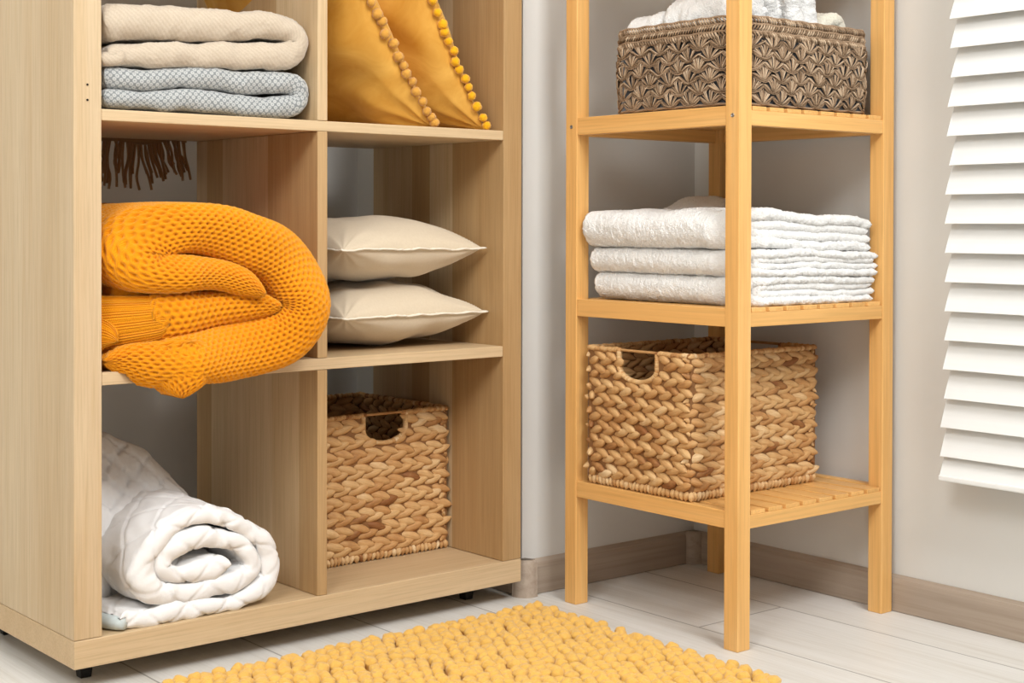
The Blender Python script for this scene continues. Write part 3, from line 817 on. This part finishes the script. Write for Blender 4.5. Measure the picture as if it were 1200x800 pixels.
# ------------------------------------------------------------------ crochet jute basket
cb = thing('crochet_basket', 'grey-brown crocheted jute basket filled with towels on the upper shelf of the wooden stand', 'basket', STD, (.17, .15, .7683))
R_ = (.0125, .3225, .0125, .2800); rad = .048
Lr = 2*((R_[1]-R_[0]-2*rad)+(R_[3]-R_[2]-2*rad)) + 2*PI*rad
zb0, zt0 = .7690, .9000
r1 = np.random.RandomState(3)
mb = MB(); nf = int(Lr/.0390); pw_ = Lr/nf; rows = 6; rh_ = .0158
def P3(s, z, d=0.0):
    p, n = rrect(*R_, rad, s); bul = .003*math.sin(PI*(z-zb0)/(zt0-zb0)); 
    return np.array([p[0], p[1], z]) + n*(d+bul)
for k in range(rows):
    zc = zb0 + .004 + k*rh_
    for i in range(nf):
        s0 = (i + (.5 if k % 2 else 0))*pw_
        if not True: continue
        cx = s0 + r1.uniform(-.001, .001)
        for j, a in enumerate(np.linspace(-1, 1, 7)):
            a = a + r1.uniform(-.09, .09); tw = pw_*.52*a; top = rh_*(1.38-.62*abs(a)**1.6)*r1.uniform(.93, 1.06); o_ = r1.uniform(.0010, .0055)
            for e in (-.0012, .0012):
                pts = [P3(cx+tw*.08, zc+.0005, .001), P3(cx+tw*.40+e*.6, zc+top*.40, o_*.9), P3(cx+tw*.82+e*1.3, zc+top*.84, o_), P3(cx+tw*1.0+e*1.6, zc+top, o_*.5)]
                tube(mb, pts, [.0008, .0010, .0010, .0008], 5, r1.rand())
        for e in (0, .0022):
            tube(mb, [P3(s0-pw_*.5, zc+rh_*.55+e, .002), P3(s0-pw_*.30, zc+rh_*.12+e, .003), P3(s0-pw_*.06, zc-.0012+e, .0042), P3(s0+pw_*.06, zc-.0012+e, .0042), P3(s0+pw_*.30, zc+rh_*.12+e, .003), P3(s0+pw_*.5, zc+rh_*.55+e, .002)], .0009, 5, r1.rand()*.6)
mb.build('shell_stitches', jute_m, cb)
mb = MB()
zst = zb0 + .004 + rows*rh_
nr_ = 3; rh2 = (zt0 - zst - .001)/nr_
for k in range(nr_+1):
    zc = (zst + rh2*(k+.35)) if k < nr_ else zb0+.003
    npt = 260
    tube(mb, [P3(Lr*i/npt, zc + .0006*math.sin(i*.7)+ (rh2*.4 if k < nr_ else 0), .0015) for i in range(npt+1)], .0020, 6, .4, caps=False)
    if k == nr_: break
    ns = int(Lr/.0052)
    for i in range(ns):
        s0 = Lr*i/ns; sg = 1 if k % 2 else -1
        tube(mb, [P3(s0-sg*.003, zc-rh2*.45, .0015), P3(s0, zc, .0035), P3(s0+sg*.003, zc+rh2*.4, .0015)], .0016, 5, r1.rand())
mb.build('braided_rim', jute_m, cb)
mb = MB(); npt = 120
G = np.array([[P3(Lr*i/npt, z, d) for (z, d) in ((zb0, -.0005), (zt0-.010, -.0005), (zt0-.008, -.0035), (zb0+.003, -.0035))] for i in range(npt)])
mb.add(G.reshape(-1, 3), grid_faces(npt, 4, False, True))
mb.f.append(tuple(range(0, npt*4, 4))); mb.f.append(tuple(range(3, npt*4, 4)))
mb.build('lining', lining_m, cb, label='dark grey fabric lining')

# towels in the crochet basket
def lump_towel(label, mat, path, w0, w1, origin, seed, frame=STD, group=None, tilt=None, rot=None):
    mb = MB()
    def warp(G):
        G = G.copy()
        if tilt is not None:
            c = np.array(origin); D = G - c; x = D[..., 0].copy(); y = D[..., 1].copy()
            ca, sa = math.cos(tilt), math.sin(tilt); D[..., 0] = x*ca - y*sa; D[..., 1] = x*sa + y*ca; G = D + c
        if rot is not None:      # lean about w axis
            c = np.array(origin); D = G - c; x = D[..., 0].copy(); z = D[..., 2].copy()
            ca, sa = math.cos(rot), math.sin(rot); D[..., 0] = x*ca + z*sa; D[..., 2] = -x*sa + z*ca; G = D + c
        return G
    band(mb, path, w0, w1, ds=.0022, dv=.0024, cap=.9, disp=wob(.0035, 45, seed, .0022), warp=warp)
    return mb.build('bath_towel', mat, None, frame, origin, label=label, cat='towel', group=group or 'towels in the crocheted basket')

# ------------------------------------------------------------------ folded towels on the middle shelf
def tw_warp(k, hump=0.0):
    def f(G):
        G = G.copy(); u = G[..., 0].copy(); w = G[..., 1].copy(); z = G[..., 2]
        # keep clear of the near post: the folds give way round it
        nu = np.clip(1-(u-.012)/.05, 0, 1); nw = np.clip(1-(w-.010)/.05, 0, 1)
        G[..., 1] = w + .020*(nu**1.0)*np.clip(1-(w-.01)/.12, 0, 1)
        G[..., 0] = u + .018*(nw**1.0)*np.clip(1-(u-.012)/.12, 0, 1)
        s = (z-.484)/.14
        G[..., 2] = z - .013*np.clip((u-.05)/.27, 0, 1)*s + .0016*np.sin(u*40+k*2)*s + .0012*np.sin(w*50+k)*s
        if hump:
            G[..., 2] += hump*np.exp(-((u-.265)/.075)**2)*np.clip((w-.17)/.12, 0, 1)*np.clip((z-.5662)/.03, 0, 1)
        G[..., 2] = np.maximum(G[..., 2], .4831)
        return G
    return f
names_t = ['bottom towel of the three folded white towels on the middle shelf of the wooden stand',
           'middle towel of the three folded white towels on the wooden stand',
           'top towel of the three folded white towels, under the open air of the middle shelf']
names_t[2] = 'thick folded white towel lying topmost on the stack on the wooden stand'
for k in range(3):
    z0 = (.4832, .5262, .5662)[k]; hh = (.0430, .0400, .0560)[k]; ush = (.012, .006, .0)[k]; ue = (.322, .326, .314)[k]; Tt = hh*.262
    o2 = hh - Tt/2; i1 = hh*.385; i2 = hh*.62; md = hh*.5
    outer = [(ue-.004, z0+Tt*.52, Tt), (.20, z0+Tt*.5, Tt), (.08, z0+Tt*.55, Tt*1.05), (.030+ush, z0+hh*.20, hh*.36), (.0195+ush, z0+hh*.34, hh*.42), (.0175+ush, z0+md, hh*.44), (.0195+ush, z0+hh*.67, hh*.42), (.032+ush, z0+hh*.82, hh*.36), (.08, z0+hh*.865, Tt*1.05), (.20, z0+hh*.86, Tt), (ue, z0+hh*.86, Tt*1.1)]
    inner = [(ue+.001, z0+i1-.001, Tt), (.20, z0+i1, Tt), (.06, z0+i1, Tt), (.040+ush, z0+md, Tt*1.1), (.06, z0+i2, Tt), (.20, z0+i2, Tt), (ue-(.006, .010, .004)[k], z0+i2, Tt)]
    mb = MB()
    w0_ = (.010, .007, .010)[k]; w1_ = (.318, .322, .330)[k]
    def lay(seed):
        base = tw_warp(k, .036 if k == 2 else 0)
        def f(G):
            u = G[..., 0]; w = G[..., 1]
            G = G.copy(); G[..., 2] += (.0022*vnoise(u*18+seed, w*9+seed, seed) + .0010*vnoise(u*60, w*30, seed+2))*np.clip((G[..., 2]-z0)/.012, .2, 1)
            G[..., 0] += .004*vnoise(w*20, G[..., 2]*90, seed)*np.clip((u-.2)/.1, 0, 1)
            return base(G)
        return f
    band(mb, outer, w0_, w1_, ds=.0020, dv=.0020, cap=.9, disp=wob(.0011, 45, k+3, .0024), warp=lay(k+1))
    band(mb, inner, w0_+.003, w1_-.004, ds=.0022, dv=.003, cap=.9, disp=wob(.0009, 45, k+13, .0020), warp=lay(k+5))
    mb.build('folded_towel', towel_m, None, STD, (.17, .17, z0), label=names_t[k], cat='towel', group='folded white towels on the middle shelf of the stand')

# ------------------------------------------------------------------ towels inside the crochet basket
def rolled(label, mat, c, r, L, yaw, pitch_, seed, turns=2.2, flat=.85):
    """a rolled towel: spiral band, axis along local w"""
    th = r/(turns+.6); pts = []
    for t in np.linspace(0, turns*2*PI, int(turns*14)):
        rr = r - th/2 - th*t/(2*PI)*.98
        pts.append((c[0]+rr*math.cos(t+1.2), c[2]+rr*flat*math.sin(t+1.2), th*1.0))
    def warp(G):
        D = G - np.array(c); x, y, z = D[..., 0].copy(), D[..., 1].copy(), D[..., 2].copy()
        cp, sp = math.cos(pitch_), math.sin(pitch_); y, z = y*cp - z*sp, y*sp + z*cp
        ca, sa = math.cos(yaw), math.sin(yaw)
        return np.stack([x*ca - y*sa, x*sa + y*ca, z], -1) + np.array(c)
    mb = MB(); band(mb, pts, c[1]-L/2, c[1]+L/2, ds=.003, dv=.0035, cap=.9, disp=wob(.0015, 50, seed), warp=warp)
    return mb.build('bath_towel', mat, None, STD, tuple(c), label=label, cat='towel', group='towels in the crocheted basket')
lump_towel('folded white towel at the far left end of the crocheted basket', towel_m,
           [(.150, .868, .026), (.10, .868, .030), (.062, .872, .034), (.0485, .888, .034), (.060, .905, .034), (.10, .910, .032), (.15, .908, .028)], .193, .262, (.10, .23, .858), 31)
lump_towel('rumpled white towel in the middle of the crocheted basket, left of the near post', towel_m,
           [(.150, .872, .028), (.10, .872, .030), (.066, .880, .036), (.054, .900, .036), (.068, .922, .036), (.09, .928, .034), (.11, .914, .030), (.13, .925, .030), (.16, .930, .028)], .060, .186, (.10, .12, .858), 33)
lump_towel('white towel standing on edge in the crocheted basket, right of the near post', towel_m,
           [(.150, .80, .030), (.146, .86, .032), (.140, .925, .032), (.152, .952, .030), (.170, .928, .032), (.176, .86, .032), (.180, .80, .03)], .055, .20, (.16, .12, .80), 41, rot=-.25)
lump_towel('white towel leaning leftward in the crocheted basket, beside the cream cloth', towel_m,
           [(.226, .80, .030), (.222, .86, .034), (.216, .945, .034), (.230, .975, .030), (.246, .945, .032), (.252, .86, .032), (.256, .80, .03)], .050, .20, (.23, .12, .80), 43, rot=-.22)
lump_towel('small cream cloth peeking out at the right end of the crocheted basket', cream_m,
           [(.235, .884, .022), (.262, .903, .026), (.290, .918, .028), (.303, .910, .026), (.305, .875, .022)], .060, .20, (.27, .12, .87), 47)

# ------------------------------------------------------------------ rug
rx0, rx1, ry0, ry1 = -1.42, -.440, -.575, -.097
mb = MB(); r1 = np.random.RandomState(12)
def ico(sub=2):
    import bmesh
    b = bmesh.new(); bmesh.ops.create_icosphere(b, subdivisions=sub, radius=1)
    V = np.array([v.co[:] for v in b.verts]); F = np.array([[v.index for v in f.verts] for f in b.faces]); b.free(); return V, F
IV, IF = ico(3)
px_, py_ = .0188, .0176
nxr, nyr = int((rx1-rx0)/px_), int((ry1-ry0)/py_)
for i in range(nxr+1):
    for j in range(nyr+1):
        x = rx1 - .006 - i*px_ + r1.uniform(-.0035, .0035) + (.5*px_ if j % 2 else 0)*-1; y = ry1 - .006 - j*py_ + r1.uniform(-.0025, .0025)
        if i == 0 or j == 0: x += r1.uniform(-.003, .003); y += r1.uniform(-.004, .003)
        sx, sy, sz = .0104*r1.uniform(.86, 1.16), .0094*r1.uniform(.86, 1.16), .0084*r1.uniform(.85, 1.2)
        ph = r1.rand(3)*6; D = 1 + .08*np.sin(IV[:, 0]*4+ph[0])*np.sin(IV[:, 1]*4+ph[1]) + .05*np.sin(IV[:, 2]*7+ph[2]+IV[:, 0]*4) 
        V = IV*D[:, None]*[sx, sy, sz]; a = r1.uniform(-.7, .7); ca, sa = math.cos(a), math.sin(a)
        V = np.column_stack([V[:, 0]*ca-V[:, 1]*sa, V[:, 0]*sa+V[:, 1]*ca, V[:, 2]]) + [x, y, .0125+r1.uniform(-.0015, .002)]
        V[:, 2] = np.maximum(V[:, 2], .0015)
        mb.add(V, IF, None, r1.rand())
rug = thing('bath_rug', 'yellow rectangular bobble-loop rug on the pale floor in front of the shelving unit', 'rug', WLD, (-.9, -.34, 0))
mb.build('bobble_pile', rug_m, rug)
box(MB(), (rx0, ry0+.003, .0008), (rx1-.006, ry1-.004, .0080)).build('backing', rugbase_m, rug, smooth=False, bevel=.002)

# ------------------------------------------------------------------ window blind
bl = thing('window_blind', 'white wooden slatted blind hanging on the right-hand wall', 'blind', WLD, (-.03, -1.05, .22))
by0, by1 = -1.60, -.553
r1 = np.random.RandomState(6)
def slat_mb(z, tw, thick, dy, tx=.020, zspan=.040):
    # lower outer edge at x=-.055, z ; rises towards the wall
    mb = MB(); n = 9; V = []
    for y in (by0, by1+dy):
        for sgn in (1, -1):
            for i in range(n):
                t = i/(n-1); bow = .0006*math.sin(PI*t)
                nx_, nz_ = -zspan, tx; L = math.hypot(nx_, nz_); nx_, nz_ = nx_/L, nz_/L
                o_ = (bow*sgn*0 + bow + sgn*thick/2)
                V.append((-.055 + tx*t + nx_*o_, y, z + zspan*t - nz_*o_*-1*0 + nz_*o_*0))
    F = []
    for i in range(n-1):
        F.append((i, i+1, 2*n+i+1, 2*n+i)); F.append((n+i+1, n+i, 3*n+i, 3*n+i+1))
    F.append((0, 2*n, 3*n, n)); F.append((n-1, 2*n-1, 4*n-1, 3*n-1))
    F.append(tuple(range(n)) + tuple(range(2*n-1, n-1, -1))); F.append(tuple(range(2*n, 3*n))[::-1] + tuple(range(3*n, 4*n)))
    mb.add(V, F); return mb
pz = .04255
for k in range(-1, 25):
    slat_mb(.3045 + k*pz, 0, .0028, r1.uniform(-.0035, .0035) - (.0 if k < 0 else .0008*k), tx=.0185 + r1.uniform(-.001, .001), zspan=.0445).build('slat', blind_m, bl, smooth=False, bevel=.0004)
bx((-.060, by0, .2265), (-.032, by1+.004, .2350)).build('bottom_rail_edge', blind_m, bl, smooth=False, bevel=.002)
slat_mb(.2330, 0, .004, .003, tx=.018, zspan=.038).build('bottom_rail', blind_m, bl, smooth=False, bevel=.0006)
for y in (-.672, -1.13, -1.52):
    bx((-.0345, y-.0015, .235), (-.0325, y+.0015, 1.40)).build('ladder_cord', blind_m, bl, smooth=False)
bx((-.062, by0, 1.385), (.008, by1, 1.43)).build('head_rail', blind_m, bl, smooth=False, bevel=.002)

# ------------------------------------------------------------------ light, camera
w = bpy.data.worlds.new('World'); bpy.context.scene.world = w; w.use_nodes = True
w.node_tree.nodes['Background'].inputs[0].default_value = (.98, .99, 1.0, 1); w.node_tree.nodes['Background'].inputs[1].default_value = .17
def area(name, loc, tgt, size, power, color=(1, 1, 1), sy=None):
    L = bpy.data.lights.new(name, 'AREA'); L.energy = power; L.size = size; L.color = color
    if sy: L.shape = 'RECTANGLE'; L.size_y = sy
    o = bpy.data.objects.new(name, L); C.objects.link(o); o.location = loc
    from mathutils import Vector
    o.rotation_euler = (Vector(tgt)-Vector(loc)).to_track_quat('-Z', 'Y').to_euler(); return o
area('softbox_front', (-.95, -2.35, 2.6), (-.5, 0, .35), 1.1, 68, (1, 1, 1))
area('softbox_side', (-2.75, -1.65, 2.45), (-.5, -.1, .35), 1.1, 36, (1, 1, 1))

from mathutils import Matrix
cam = bpy.data.cameras.new('Camera'); co = bpy.data.objects.new('Camera', cam); C.objects.link(co)
rt = (0.7752015879309203, -0.6317105879282717, 0.002056980480489499)
up = (0.005472610105526995, 0.009971692053614156, 0.9999353058554442)
fw = (0.6316902315280906, 0.7751401798751663, -0.011187177261584491)
co.matrix_world = Matrix(((rt[0], up[0], -fw[0], -1.9162107718608068), (rt[1], up[1], -fw[1], -1.8381804627958802), (rt[2], up[2], -fw[2], .6), (0, 0, 0, 1)))
cam.sensor_width = 36; cam.sensor_fit = 'HORIZONTAL'; cam.lens = 1740.45/1200*36
cam.shift_y = -(400-282.46)/1200; cam.clip_start = .02
bpy.context.scene.camera = co
vs = bpy.context.scene.view_settings
vs.view_transform = 'Standard'; vs.look = 'None'; vs.gamma = 1; vs.use_curve_mapping = False; vs.exposure = 0.34
for o in bpy.data.objects:
    if '_o' in o: del o['_o']
